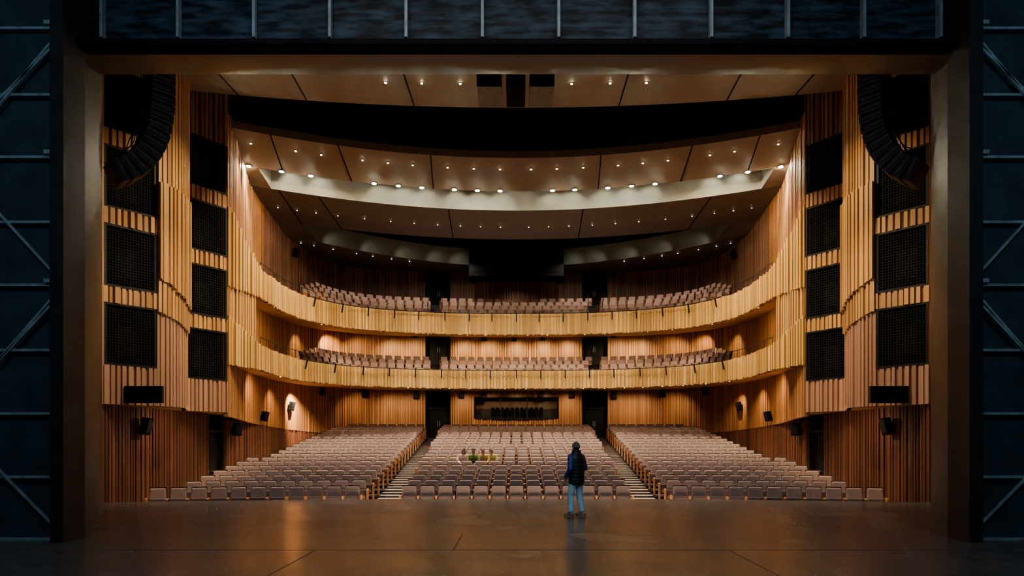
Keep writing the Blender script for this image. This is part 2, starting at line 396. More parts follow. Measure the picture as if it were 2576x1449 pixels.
# ------------------------------------------------------------------ speaker openings (wire mesh)
def grille(label,c,ang,w,h):
    e=empty('speaker_grille',c,ang); tag(e,label,'speaker opening',group='wire mesh openings in the side walls')
    mb=MB()
    for z in (.03,h-.03): mb.bb(-w/2,w/2,-.06,.04,z-.03,z+.03)
    for x in (-w/2+.03,w/2-.03): mb.bb(x-.03,x+.03,-.06,.04,.06,h-.06)
    mb.build('frame',M['black2'],e)
    mb=MB(); mb.bb(-w/2,w/2,.75,.8,0,h); mb.bb(-w/2,-w/2+.02,.04,.75,0,h); mb.bb(w/2-.02,w/2,.04,.75,0,h); mb.bb(-w/2,w/2,.04,.75,0,.02); mb.bb(-w/2,w/2,.04,.75,h-.02,h)
    mb.build('recess_box',M['black'],e)
    mb=MB(); n=18
    for i in range(1,n): 
        x=-w/2+w*i/n; mb.bb(x-.0035,x+.0035,-.01,-.002,.05,h-.05)
    n2=int(n*h/w)
    for i in range(1,n2):
        z=h*i/n2; mb.bb(-w/2+.05,w/2-.05,-.012,-.004,z-.0035,z+.0035)
    mb.build('wire_mesh',M['wire'],e)
    mb=MB(); mb.box((0,.5,h*.45),(.6,.4,.9)); sp=mb.build('loudspeaker',M['black'],e)
    for z,r in ((h*.3,.17),(h*.62,.09)):
        mb=MB(); mb.loft([(0,.29,z),(0,.27,z)],[r,r*.8],16); mb.build('cone',M['black'],sp)
for sx,nm in ((-1,'left'),(1,'right')):
    for seg,(a,b),zone in ((0,((-12.36,20.4),(-11.4,21.6)),'stage-side column'),(1,((-12.02,24.75),(-11.1,26.15)),'inner column')):
        ax,ay=a[0]*-sx,a[1]; bx,by=b[0]*-sx,b[1]
        dx,dy=bx-ax,by-ay; L=math.hypot(dx,dy)
        ang=math.atan2(dy,dx)
        if sx>0: ang=math.atan2(-dy,-dx)
        for i,z in enumerate(OPN):
            grille('black wire-mesh speaker opening, %s from the bottom of the %s, %s wall'%(ORD[i+1],zone,nm),((ax+bx)/2,(ay+by)/2,z),ang,L*.97,1.88)
    e=empty('display_panel',(sx*11.35,20.75,2.95)); tag(e,'long black blank display under the %s slatted wall'%nm,'display')
    mb=MB(); mb.bb(-.58,.58,0,.12,0,.52); mb.build('housing',M['black2'],e,bevel=.01)
    mb=MB(); mb.bb(-.55,.55,-.008,.0,.03,.49); mb.build('screen',M['black'],e)

# ------------------------------------------------------------------ ceiling slabs
def arc(C,k,z): return (lambda x: C-k*x*x, z)
class Slab:
    def __init__(s,near,far): s.n=near; s.f=far
    def pt(s,x,t):
        y=s.n[0](x)*(1-t)+s.f[0](x)*t; return Vector((x,y,s.n[1]*(1-t)+s.f[1]*t))
    def px(s,px,t):
        r=ratio(px); y=30
        for _ in range(30): y=.5*y+.5*s.pt(r*y,t).y
        return s.pt(r*y,t)
def build_slab(name,sl,mat,label,seams=(),x0=-13.7,x1=13.7,thick=.3,n=48):
    mb=MB()
    for i in range(n):
        xa=x0+(x1-x0)*i/n; xb=x0+(x1-x0)*(i+1)/n
        a,b,c,d=sl.pt(xa,0),sl.pt(xb,0),sl.pt(xb,1),sl.pt(xa,1)
        mb.quad(a,b,c,d); up=Vector((0,0,thick))
        mb.quad(a,b,b+up,a+up); mb.quad(d,c,c+up,d+up); mb.quad(a+up,b+up,c+up,d+up)
    for (pa,pb) in seams:
        A=sl.px(pa,.0); B=sl.px(pb,1.0)
        for k in range(6):
            t0,t1=k/6,(k+1)/6
            p=sl.pt(A.x+(B.x-A.x)*t0,t0); q=sl.pt(A.x+(B.x-A.x)*t1,t1)
            mb.bar(p-Vector((0,0,.01)),q-Vector((0,0,.01)),.05,.02,m=1)
    return struct(mb.build(name,[mat,M['black']]),label,'ceiling')
P1=Slab(arc(21.0,0,13.5),arc(26,.009,14.5))
P2=Slab(arc(29.4,.023,14.0),arc(32.2,.022,13.6))
P3=Slab(arc(34,.0236,13.3),arc(38.5,.0213,13.2))
P4=Slab(arc(43.6,.043,13.0),arc(47,.0,13.15))
SE=11.15
build_slab('ceiling',P1,M['ceil'],'front bronze ceiling panel nearest the stage',[(520,600),(715,772),(1005,1042),(1590,1557),(1882,1828),(2078,2000)])
build_slab('ceiling_second',P2,M['ceil'],'second curved bronze ceiling panel with downlights',[(680,712),(850,885),(1083,1090),(1512,1505),(1742,1712),(1912,1880)])
build_slab('ceiling_third',P3,M['ceil2'],'third curved brown ceiling panel',[(700,760),(800,860),(1128,1140),(1467,1455),(1790,1730)])
build_slab('ceiling_fourth',P4,M['ceil2'],'rear brown ceiling panel over the upper balcony')
for sx in (-1,1):
    x0,x1=(-13.7,-SE) if sx<0 else (SE,13.7)
    nm='left' if sx<0 else 'right'
    build_slab('ceiling_filler',Slab((P2.f[0],13.6),(P3.n[0],13.3)),M['ceil'],'brown ceiling infill at the %s end of the bright slot'%nm,x0=x0,x1=x1,n=6)
    build_slab('ceiling_filler',Slab((P3.f[0],13.2),(P4.n[0],13.0)),M['ceil2'],'dark ceiling infill at the %s end of the rear slot'%nm,x0=x0,x1=x1,n=6)
mb=MB()
def face_arc(mb,f,x0,x1,z0,z1,m=0,n=48,dy=0):
    for i in range(n):
        a=x0+(x1-x0)*i/n; b=x0+(x1-x0)*(i+1)/n
        mb.quad((a,f(a)+dy,z0),(b,f(b)+dy,z0),(b,f(b)+dy,z1),(a,f(a)+dy,z1),m)
face_arc(mb,P3.n[0],-SE,SE,13.28,15.0,0,dy=-.06)
for x in (-SE,SE): mb.quad((x,P2.f[0](x),13.6),(x,P3.n[0](x)-.06,13.3),(x,P3.n[0](x)-.06,15),(x,P2.f[0](x),15))
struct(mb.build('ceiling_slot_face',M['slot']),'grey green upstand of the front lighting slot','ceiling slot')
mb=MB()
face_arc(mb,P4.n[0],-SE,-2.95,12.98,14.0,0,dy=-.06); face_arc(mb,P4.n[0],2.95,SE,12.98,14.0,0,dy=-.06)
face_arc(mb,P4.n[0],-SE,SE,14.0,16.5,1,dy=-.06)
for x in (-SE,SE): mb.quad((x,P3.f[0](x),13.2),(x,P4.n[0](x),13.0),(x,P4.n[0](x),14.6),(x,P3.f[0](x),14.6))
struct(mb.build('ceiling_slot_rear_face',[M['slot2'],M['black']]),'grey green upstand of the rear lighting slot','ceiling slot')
mb=MB()
face_arc(mb,P2.n[0],-13.7,13.7,14.3,17.5,0,dy=.1)
struct(mb.build('ceiling_void_face',M['black']),'black void above the second ceiling panel','ceiling void')
e=empty('projection_housing',(0,42.6,12.0)); tag(e,'large black box housing hung at the rear centre of the ceiling','projector housing')
mb=MB(); mb.bb(-2.92,2.92,-.6,.9,0,2.6); mb.build('casing',M['black'],e)
mb=MB(); mb.bb(-2.6,2.6,-.63,-.6,.25,1.0); mb.build('port_panel',M['black'],e)

cabm=plain('brown_grey_cabinet',(.13,.11,.09),.6)
for i,(pa,pb,lb,m0) in enumerate(((1199,1262,'left grey and black centre loudspeaker hung below the front ceiling panel',0),(1273,1322,'middle narrow black loudspeaker hung below the front ceiling panel',1),(1332,1395,'right grey and black centre loudspeaker hung below the front ceiling panel',0))):
    Y=21.0; xa,xb=ratio(pa)*Y,ratio(pb)*Y; zb=ZZ(218,Y)
    e=empty('hanging_loudspeaker',((xa+xb)/2,Y,zb)); tag(e,lb,'loudspeaker',group='centre ceiling loudspeakers')
    w=(xb-xa)/2
    mb=MB(); mb.box((0,.65,.45),(2*w,1.3,.9),taper=.96); c=mb.build('cabinet',M['black'] if m0 else cabm,e,bevel=.015)
    for x in (-w*.8,w*.8):
        mb=MB(); mb.bb(x-.02,x+.02,.2,.4,.85,1.5); mb.build('hanger',M['black2'],e)
    if m0:
        for k in range(6):
            mb=MB(); mb.bb(-w*.9,w*.9,-.025,.02,.08+k*.12,.15+k*.12); mb.build('rear_louvre',M['black2'],e)
    else:
        mb=MB(); mb.bb(-w*.99,w*.99,-.03,.02,.02,.86); mb.build('rear_panel',M['black'],e)

def line_array(sx):
    nm='left' if sx<0 else 'right'
    d=Vector((-sx*.72,.694,0)); w=Vector((.694,sx*.72,0)); 
    P=Vector((sx*10.05,19.2,12.2))
    e=empty('line_array_speaker',tuple(P)); tag(e,'curved black line array of loudspeakers hanging beside the %s proscenium jamb'%nm,'line array')
    mb=MB(); mb.box((0,0,.22),(.9,.8,.1)); mb.bb(-.05,.05,-.05,.05,.25,2.2); mb.bb(-.3,-.26,-.05,.05,.25,2.2); mb.build('rigging_frame',M['black2'],e)
    q=Vector((0,0,0)); n=14; cab=[]
    for i in range(n):
        th=R(64)*(i/(n-1))**2.3
        u=Vector((0,0,-1))*math.cos(th)-d*math.sin(th); fw=d*math.cos(th)-Vector((0,0,1))*math.sin(th)
        rot=Matrix((w,fw,-u)).transposed()
        c=q+u*.13
        mb=MB(); mb.box(c,(.88,.62,.23),rot); k=mb.build('speaker_cabinet',M['array'],e,bevel=.02)
        for s in (-1,1):
            mb=MB(); mb.box(c+w*(s*.455)+fw*(-.05),(.03,.5,.05),rot); mb.build('side_link',M['link'],k)
        mb=MB(); mb.box(c-fw*.33,(.30,.04,.12),rot); mb.build('rear_plate',M['link'],k)
        cab.append(c-fw*.36+w*(-.1)); q=q+u*.262
    rg=random.Random(3)
    for off in (-.2,-.05,.15):
        mb=MB(); pts=[c+w*off+Vector((rg.uniform(-.05,.05),rg.uniform(-.04,.0),rg.uniform(-.06,.06)))-d*.06 for c in cab]
        mb.tube(pts,.014,5); mb.build('cable',M['black2'],e)
line_array(-1); line_array(1)

# ------------------------------------------------------------------ balconies
def ramp(s):
    dd=(bal(s,1)-bal(s,0)).length/7.0
    return max(.12,min(1,(dd-.36)/.52))
def balcony(zf0,zf1,zb0,lbl,bump,deck0,rise,seed,rail_px,brk,nm2):
    e=empty('balcony',(0,38,zf0)); tag(e,lbl,'balcony')
    def fin(mb,name,mats,**k):
        mb.v=[(v[0],v[1]-38,v[2]-zf0) for v in mb.v]; return mb.build(name,mats,e,**k)
    ft=lambda x,y: zf1+(bump*((28.6-y)/2.45)**1.6 if y<28.6 else 0)
    mb=MB(); corrugate(mb,frontP,zf0,ft,tgt=(0,27),proud=(.03,.10),sw=(.07,.15),gw=(.05,.11),jag=.03,seed=seed,thick=.22,base=.04)
    fin(mb,'fascia',M['ochre2'])
    mb=MB(); n=90
    for i in range(n):
        s0,s1=i/n,(i+1)/n; q=[]
        for s in (s0,s1):
            for t in (0,.5,1):
                p=bal(s,t); dd=min(1,(bal(s,1)-bal(s,0)).length/8); q.append((p.x,p.y,zf0+.03+(zb0-zf0)*dd*t))
        mb.quad(q[0],q[3],q[4],q[1]); mb.quad(q[1],q[4],q[5],q[2])
    fin(mb,'soffit',M['soffit'])
    mb=MB(); ts=[0.01,.10,.225,.35,.475,.60,.725,1.0]
    for i in range(n):
        s0,s1=i/n,(i+1)/n
        f0,f1=ramp(s0),ramp(s1)
        for j in range(len(ts)-1):
            za=deck0+rise*max(0,j-1)*f0; zb=deck0+rise*max(0,j-1)*f1
            a,b,c,d=bal(s0,ts[j]),bal(s1,ts[j]),bal(s1,ts[j+1]),bal(s0,ts[j+1])
            mb.quad((a.x,a.y,za),(b.x,b.y,zb),(c.x,c.y,zb),(d.x,d.y,za))
            if j>1: mb.quad((a.x,a.y,za),(b.x,b.y,zb),(b.x,b.y,zb-rise*f1),(a.x,a.y,za-rise*f0))
    fin(mb,'deck',M['carpet'])
    r=empty('balcony_front_rail',(0,38,zf1)); tag(r,'thin black rail with angled brackets along the front of the %s balcony'%nm2,'rail')
    ra,rb=ratio(rail_px[0]),ratio(rail_px[1]); pts=[]
    for k in range(0,300):
        s=frontP.L*k/299; p=frontP.at(s); nn=frontP.nrm(s,(0,27)); q=p+nn*.34
        if ra<=q.x/q.y<=rb: pts.append((q.x,q.y-38,-.04))
    mb=MB(); mb.tube(pts,.022,6); mb.build('rail_tube',M['black2'],r)
    for px in brk:
        rr=ratio(px); best=min(((abs(frontP.at(frontP.L*k/400).x/frontP.at(frontP.L*k/400).y-rr),k) for k in range(401)))[1]
        s=frontP.L*best/400; p=frontP.at(s); nn=frontP.nrm(s,(0,27)); a=p+nn*.36; b=p+nn*.24
        mb=MB(); mb.bar((a.x,a.y-38,.0),(b.x,b.y-38,-.46),.06,.06); mb.build('bracket',M['black2'],r)
    return e
balcony(4.74,5.76,5.2,'lower curved balcony with jagged yellow timber front',.9,4.95,.35,21,(757,1840),(757,835,907,978,1045,1110,1172,1235,1297,1360,1420,1483,1547,1612,1682,1755,1833),'lower')
balcony(7.73,8.90,8.8,'upper curved balcony with jagged yellow timber front',2.0,8.35,.43,22,(780,1815),(780,852,922,988,1054,1118,1180,1238,1297,1356,1418,1480,1543,1605,1672,1742,1812),'upper')

# ------------------------------------------------------------------ raked floor
NR=20; Y0=22.3; DY=1.10; Z0=-.616; DZ=.134; KC=.010
def rowY(i,x): return Y0+DY*i-KC*x*x
def cedge(y): return 3.80+(y-22.3)*(4.82-3.80)/21
def sedge(y): return cedge(y)+1.16-(y-22.3)*.015
def oedge(y):
    T=[(22,11.5),(23.4,11.2),(25.5,11.05),(31,10.75),(38,11.1),(41,11.1),(43.5,10.5)]
    for a,b in zip(T,T[1:]):
        if y<=b[0]: return a[1]+(b[1]-a[1])*(y-a[0])/(b[0]-a[0])
    return T[-1][1]
mb=MB(); n=30
for i in range(-1,NR+1):
    z=Z0+DZ*max(i,0); y1=DY-.45 if i<NR else 4.5
    for k in range(n):
        a=-13+26*k/n; b=-13+26*(k+1)/n
        f=lambda x,d: rowY(i,x)+d
        y0=-.45 if i>=0 else -2
        mb.quad((a,f(a,y0),z),(b,f(b,y0),z),(b,f(b,y1),z),(a,f(a,y1),z))
        mb.quad((a,f(a,y0),z),(b,f(b,y0),z),(b,f(b,y0),z-DZ),(a,f(a,y0),z-DZ))
struct(mb.build('floor_auditorium',M['carpet']),'stepped carpeted auditorium floor under the seats','floor')
for sx,nm in ((-1,'left'),(1,'right')):
    mb=MB(); mo=MB()
    for i in range(NR):
        for h in (0,1):
            y=Y0+DY*i-.45+h*DY/2; z=Z0+DZ*i-DZ/2+h*DZ/2+.012
            xa=cedge(y)+.04; xb=sedge(y)-.04; yy=y-KC*((xa+xb)/2)**2
            mb.bb(sx*xa,sx*xb,yy+.02,yy+DY/2-.03,z-.04,z+DZ/2); mb.bb(sx*xa,sx*xb,yy-.03,yy+.04,z-.04,z+DZ/2+.004,1)
            if i>3:
                xa=oedge(y)+.35; xb=xa+.95; yy=y-KC*xa*xa
                mo.bb(sx*xa,sx*xb,yy+.02,yy+DY/2-.03,z-.04,z+DZ/2); mo.bb(sx*xa,sx*xb,yy-.03,yy+.04,z-.04,z+DZ/2+.004,1)
    struct(mb.build('floor_aisle_steps',[M['step'],M['stepedge']]),'pale aisle steps on the %s of the centre seats'%nm,'aisle steps')
    struct(mo.build('floor_side_steps',[M['step'],M['stepedge']]),'steps beside the %s wall'%nm,'aisle steps')

# ------------------------------------------------------------------ seats
def seat_mbs(down=False):
    tilt=Matrix.Rotation(R(-12),3,'X')
    back=MB(); back.box((0,.17,.735),(.485,.10,.41),tilt,taper=.92)
    shell=MB(); shell.box((0,.240,.655),(.49,.03,.63),tilt,taper=.93)  # dark rim above the backrest, added to draw shade between rows
    cush=MB()
    if down: cush.box((0,-.08,.42),(.48,.48,.10),None)
    else: cush.box((0,.0,.50),(.46,.12,.26),Matrix.Rotation(R(-10),3,'X'),taper=.96)
    pan=MB()
    pan.box((0,-.055 if not down else -.08,.38 if not down else .355),(.45,.05 if not down else .4,.12 if not down else .03),Matrix.Rotation(R(-8),3,'X') if not down else None)
    arm=MB(); arm.box((0,-.07,.60),(.06,.44,.045),None); 
    side=MB(); side.box((0,.02,.36),(.035,.30,.46),None)
    leg=MB(); leg.box((0,.06,.06),(.06,.34,.12),None)
    endp=MB(); endp.box((0,-.02,.34),(.06,.56,.62),None)
    return dict(backrest=(back,'fabric',.048),back_shell=(shell,'seatleg',.01),seat_cushion=(cush,'fabricd',.045),seat_pan=(pan,'seatwood',.01),armrest=(arm,'seatwood',.012),side_frame=(side,'seatwood',.008),foot=(leg,'seatleg',.01),end_panel=(endp,'seatwood',.012))
PARTS=seat_mbs(); PD=seat_mbs(True)
MESH={k:v[0].mesh(k,M[v[1]],bevel=v[2],bseg=3 if v[2]>.02 else 2) for k,v in PARTS.items()}
MESHD={k:PD[k][0].mesh(k,M[PD[k][1]],bevel=PD[k][2]) for k in ('seat_cushion','seat_pan')}
PITCH=.58
def seat_obj(x,y,z,rz,end,label,down=False):
    e=empty('theatre_seat',(x,y,z),rz); tag(e,label,'seat',group='mauve theatre seats on the ground floor')
    def add(k,dx=0,me=None):
        o=bpy.data.objects.new(k,me or MESH[k]); col.objects.link(o); o.parent=e; o.location=(dx,0,0)
    for k in ('backrest','back_shell'): add(k)
    for k in ('seat_cushion','seat_pan'): add(k,0,MESHD[k] if down else None)
    hw=PITCH/2
    add('armrest',-hw); add('foot',-hw)
    add('end_panel' if end in (2,3) else 'side_frame',-hw)
    if end in (1,3): add('armrest',hw); add('end_panel',hw)
stuff=MB(); SM=['fabric','seatwood','fabricd','seatleg']; 
# softly rounded backrest for the merged rear seats
def rounded(w,h,c,tilt,d):
    m=MB(); r=.055; pts=[]
    w2=w/2; h2=h/2
    out=[(-w2,-h2),(w2,-h2),(w2*.94,h2-r),(w2*.94-r*.3,h2-r*.25),(w2*.94-r,h2),(-w2*.94+r,h2),(-w2*.94+r*.3,h2-r*.25),(-w2*.94,h2-r)]
    F_=[Vector(c)+tilt@Vector((x,-d/2,z)) for x,z in out]; B_=[Vector(c)+tilt@Vector((x,d/2,z)) for x,z in out]
    m.poly(F_); n=len(out)
    for i in range(n):
        j=(i+1)%n; m.quad(F_[i],B_[i],B_[j],F_[j])
    return m
RB=rounded(.485,.41,(0,.17,.735),Matrix.Rotation(R(-12),3,'X'),.09)
def seat_stuff(x,y,z,rz,end,sc=1.0):
    T=Matrix.Translation((x,y,z))@Matrix.Rotation(rz,4,'Z')@Matrix.Scale(sc,4); hw=PITCH/2
    stuff.merge(RB,T,0)
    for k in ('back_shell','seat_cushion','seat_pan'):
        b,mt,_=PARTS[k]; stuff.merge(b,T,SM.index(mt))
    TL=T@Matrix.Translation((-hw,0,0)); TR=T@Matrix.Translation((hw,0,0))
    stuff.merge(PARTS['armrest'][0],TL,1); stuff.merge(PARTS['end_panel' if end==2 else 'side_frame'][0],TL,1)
    if end==1: stuff.merge(PARTS['armrest'][0],TR,1); stuff.merge(PARTS['end_panel'][0],TR,1)
count=0; NIND=8; PR=6
for i in range(NR):
    yc=Y0+DY*i; z=Z0+DZ*i
    blocks=[]
    ce=cedge(yc); n=int(2*ce/PITCH)
    blocks.append(('centre',[-(n-1)/2*PITCH+PITCH*k for k in range(n)]))
    se=sedge(yc)+.05; oe=oedge(yc); n=int(round((oe-se)/PITCH-.15))
    xs=[se+PITCH*(k+.5) for k in range(n)]
    blocks.append(('right',xs)); blocks.append(('left',[-x for x in reversed(xs)]))
    for bn,xs in blocks:
        for k,x in enumerate(xs):
            rz=math.atan(2*KC*x*1.6)
            y=rowY(i,x)
            end = 1 if k==len(xs)-1 else (2 if k==0 else 0)
            if i<NIND+1 and count<300:
                down = (i==PR and -2.5<x<-.85)
                seat_obj(x,y,z,-rz,end,'mauve theatre seat, %s from the left in %s row of the %s block'%(ORD[k+1],'the front' if i==0 else 'the '+ORD[i+1],bn),down)
                count+=1
            else: seat_stuff(x,y,z,-rz,end)
QM=[.262,.280,.295,.306,.311]
for deck0,rise in ((4.95,.35),(8.35,.43)):
    for r in range(5):
        t=.16+.125*r; 
        pts=[bal(k/600,t) for k in range(601)]; acc=0
        for k,(a,b) in enumerate(zip(pts,pts[1:])):
            acc+=(b-a).length
            if acc>=PITCH*.86:
                q=abs(b.x/b.y)
                if q<.106 or .128<q<QM[r]:
                    z=deck0+rise*r*ramp((k+1)/600)
                    rz=math.atan2((b-a).y,(b-a).x); seat_stuff(b.x,b.y,z,rz,0,.86); acc=0
                else: acc=PITCH
o=stuff.build('theatre_seats_rear',[M[k] for k in SM])
tag(o,'mauve theatre seats in the rear stalls and on both balconies','seats',kind='stuff')

# ------------------------------------------------------------------ downlights
def disc_mesh(name,r,mat):
    mb=MB(); mb.loft([(0,0,-.012),(0,0,-.03)],[r,r],12,m=0); return mb.mesh(name,mat)
def ring_mesh(r):
    mb=MB(); mb.loft([(0,0,.02),(0,0,-.012)],[r*1.35,r*1.35],16); return mb.mesh('trim_ring',M['black2'])
LM={}
for k,r,mt in (('lamp',.038,'lamp'),('lampb',.095,'lampb'),('lampd',.028,'lampd')): LM[k]=(ring_mesh(r),disc_mesh('lens',r,M[mt]))
def downlight(p,kind,label,group,rx=0):
    e=empty('downlight',tuple(p)); tag(e,label,'downlight',group=group)
    for nme,me in (('trim_ring',LM[kind][0]),('lens',LM[kind][1])):
        o=bpy.data.objects.new(nme,me); col.objects.link(o); o.parent=e
G=1.55
def spot(loc,tgt,W,c=(1,.72,.42),size=80,blend=.6,rad=.05,name='spot_lamp'):
    l=bpy.data.lights.new(name,'SPOT'); l.energy=W*G; l.color=c; l.spot_size=R(size); l.spot_blend=blend; l.shadow_soft_size=rad
    o=bpy.data.objects.new(name,l); col.objects.link(o); o.location=loc
    o.rotation_euler=(Vector(tgt)-Vector(loc)).to_track_quat('-Z','Y').to_euler(); return o
def lrow(sl,pxs,t,kind,where,grp):
    out=[]
    for i,px in enumerate(pxs):
        p=sl.px(px,t); downlight(p-Vector((0,0,.02)),kind,'small round downlight, %s from the left %s'%(ORD[i+1],where),grp); out.append(p)
    return out
lrow(P1,(970,1061,1158,1438,1535,1626),.42,'lamp','in the front ceiling panel','downlights of the front ceiling panel')
l2=lrow(P2,(631,744,808,912,976,1038,1126,1192,1258,1336,1401,1467,1555,1617,1680,1786,1848,1958),.30,'lamp','in the second ceiling panel','downlights of the second ceiling panel')
ls=lrow(P2,(625,708,782,941,1002,1061,1143,1201,1258,1390,1446,1529,1589,1648,1811,1881,1964),.97,'lampb','at the lip of the bright slot','bright lights of the ceiling slot')
l3=lrow(P3,(699,747,795,850,917,983,1042,1101,1158,1209,1259,1330,1380,1431,1490,1548,1607,1674,1741,1797,1845,1891),.52,'lampd','in the third ceiling panel','downlights of the third ceiling panel')
l4=lrow(P4,(757,790,838,897,938,985,1030,1570,1620,1665,1705,1757,1802,1838),.12,'lampd','in the rear ceiling panel','downlights of the rear ceiling panel')
for zf,zb,lb,pxs in ((4.74,5.2,'lower',(705,762,825,880,930,985,1025,1078,1130,1180,1228,1272,1325,1370,1418,1468,1520,1572,1615,1665,1718,1775,1835,1895)),(7.73,8.8,'upper',(690,752,808,848,908,968,1012,1075,1125,1175,1222,1270,1327,1375,1422,1472,1522,1585,1630,1690,1742,1792,1848,1908))):
    for i,px in enumerate(pxs):
        t=.07; s,p=bal_px(px,t); dd=min(1,(bal(s,1)-bal(s,0)).length/8)
        downlight((p.x,p.y,zf+.03+(zb-zf)*dd*t-.005),'lampd','small round downlight, %s from the left under the %s balcony'%(ORD[i+1],lb),'downlights under the %s balcony'%lb)

# ------------------------------------------------------------------ wall speakers
def wspeaker(p,n,label,w=.34,h=.48,grp='small black wall speakers'):
    ang=math.atan2(n.y,n.x)+math.pi/2
    e=empty('wall_speaker',(p.x+n.x*.12,p.y+n.y*.12,p.z),ang); tag(e,label,'wall speaker',group=grp)
    rot=Matrix.Rotation(R(14),3,'X')
    mb=MB(); mb.box((0,-.14,0),(w,.24,h),rot,taper=.95); mb.build('cabinet',M['black'],e,bevel=.015)
    mb=MB(); mb.bb(-.03,.03,-.05,.1,-.04,.04); mb.build('bracket',M['black2'],e)
    mb=MB(); mb.box((0,-.265,0),(w*.85,.01,h*.85),rot); mb.build('speaker_front',M['black2'],e)
for lst,where in ((((722,1022),(803,985),(915,991),(1047,994),(1161,992),(1218,994),(1362,992),(1436,992),(1545,995),(1668,990),(1782,985),(1870,1022)),'under the lower balcony'),
                  (((747,808),(867,823),(1044,842),(1217,850),(1293,851),(1366,849),(1543,842),(1721,823),(1843,805)),'under the upper balcony'),
                  (((734,636),(857,668),(1190,704),(1408,704),(1545,690),(1728,664),(1856,640)),'above the upper balcony')):
    for i,(px,py) in enumerate(lst):
        p,n=wall_px(px); z=ZZ(py,p.y); wspeaker(Vector((p.x,p.y,z)),n,'small black wall speaker, %s from the left %s'%(ORD[i+1],where))
for sx,nm in ((-1,'left'),(1,'right')):
    wspeaker(Vector((sx*12.35,22.3,2.28)),Vector((-sx,0)),'black wall speaker on the %s redwood wall near the stage'%nm,.36,.55)
    wspeaker(Vector((sx*12.05,29.1,2.3)),Vector((-sx*.8,-.6)),'black wall speaker beside the %s exit door'%nm,.36,.5)
    wspeaker(Vector((sx*12.25,32.6,3.0)),Vector((-sx*.95,-.2)),'black wall speaker on the %s side wall beyond the exit door'%nm,.32,.46)

for px in (1078,1112,1480,1516):
    r=ratio(px); pts=[]
    for r_ in range(5):
        t=.12+.125*r_; 
        best=min(((abs(bal(k/300,t).x/bal(k/300,t).y-r),k) for k in range(301)))[1]; p=bal(best/300,t); pts.append(Vector((p.x,p.y,8.35+.43*r_+.95)))
    lab={1078:'first',1112:'second',1480:'third',1516:'last'}[px]
    e=empty('aisle_handrail',tuple(pts[0]-Vector((0,0,.95)))); tag(e,'thin black aisle handrail on the upper balcony, %s from the left'%lab,'handrail')
    mb=MB(); o=e.location.copy(); mb.tube([p-o for p in pts],.02); mb.build('top_rail',M['black2'],e)
    for p in pts[::2]:
        mb=MB(); q=p-o; mb.tube([q-Vector((0,0,.95)),q],.018); mb.build('post',M['black2'],e)
for z,nm in ((5.76,'lower'),(8.9,'upper')):
    for sx in (-1,1):
        pts=[Vector((sx*abs(p.x)+sx*.12,p.y,z+.42)) for p in front_s if 28.6<p.y<34.2]
        e=empty('side_guard_rail',tuple(pts[0]-Vector((0,0,.42)))); tag(e,'thin black guard rail at the %s end of the %s balcony'%('left' if sx<0 else 'right',nm),'guard rail')
        o=e.location.copy(); mb=MB(); mb.tube([p-o for p in pts],.015); mb.build('top_rail',M['black2'],e)
        for p in pts[::5]:
            mb=MB(); q=p-o; mb.tube([q-Vector((0,0,.45)),q],.014); mb.build('post',M['black2'],e)

# ------------------------------------------------------------------ people
def finalize(mb,name,mat,parent,voxel=.008,smooth=2):
    o=mb.build(name,mat,parent)
    md=o.modifiers.new('r','REMESH'); md.mode='VOXEL'; md.voxel_size=voxel
    if smooth:
        s=o.modifiers.new('s','SMOOTH'); s.factor=.5; s.iterations=smooth
    dg=bpy.context.evaluated_depsgraph_get(); me=bpy.data.meshes.new_from_object(o.evaluated_get(dg))
    o.modifiers.clear(); o.data=me
    if not me.materials: me.materials.append(mat)
    me.polygons.foreach_set('use_smooth',[True]*len(me.polygons)); return o
HEADR=[(-.115,.045,.028,.03),(-.10,.035,.05,.055),(-.07,.02,.062,.078),(-.03,.008,.070,.092),(.02,0,.075,.098),(.06,-.004,.074,.096),(.09,-.008,.062,.080),(.112,-.01,.035,.045),(.12,-.01,.012,.014)]
def hand(mb,w,d,n,side,curl=.5):
    w=Vector(w); d=Vector(d).normalized(); n=Vector(n); n=(n-d*n.dot(d)).normalized(); s=d.cross(n)*side
    mb.loft([w-d*.03,w,w+d*.04,w+d*.09],[(.026,.022),(.028,.02),(.04,.016),(.042,.014)],10,ref=tuple(s))
    for k,L in enumerate((.072,.082,.076,.06)):
        b=w+d*.085+s*(-.036+.024*k); p=[b-d*.02]; cur=b; a=.15
        for j in range(3):
            p.append(cur); a+=curl*.55; dd=d*math.cos(a)+n*math.sin(a); cur=cur+dd*(L/3)
        p.append(cur); mb.loft(p,[.010,.0095,.009,.0085,.007],8,ref=tuple(s))
    b=w+d*.025-s*.034; dd=(d*.75-s*.55+n*.35).normalized()
    mb.loft([b,b+dd*.03,b+dd*.03+(d*.9+n*.3).normalized()*.035],[.013,.011,.009],8)
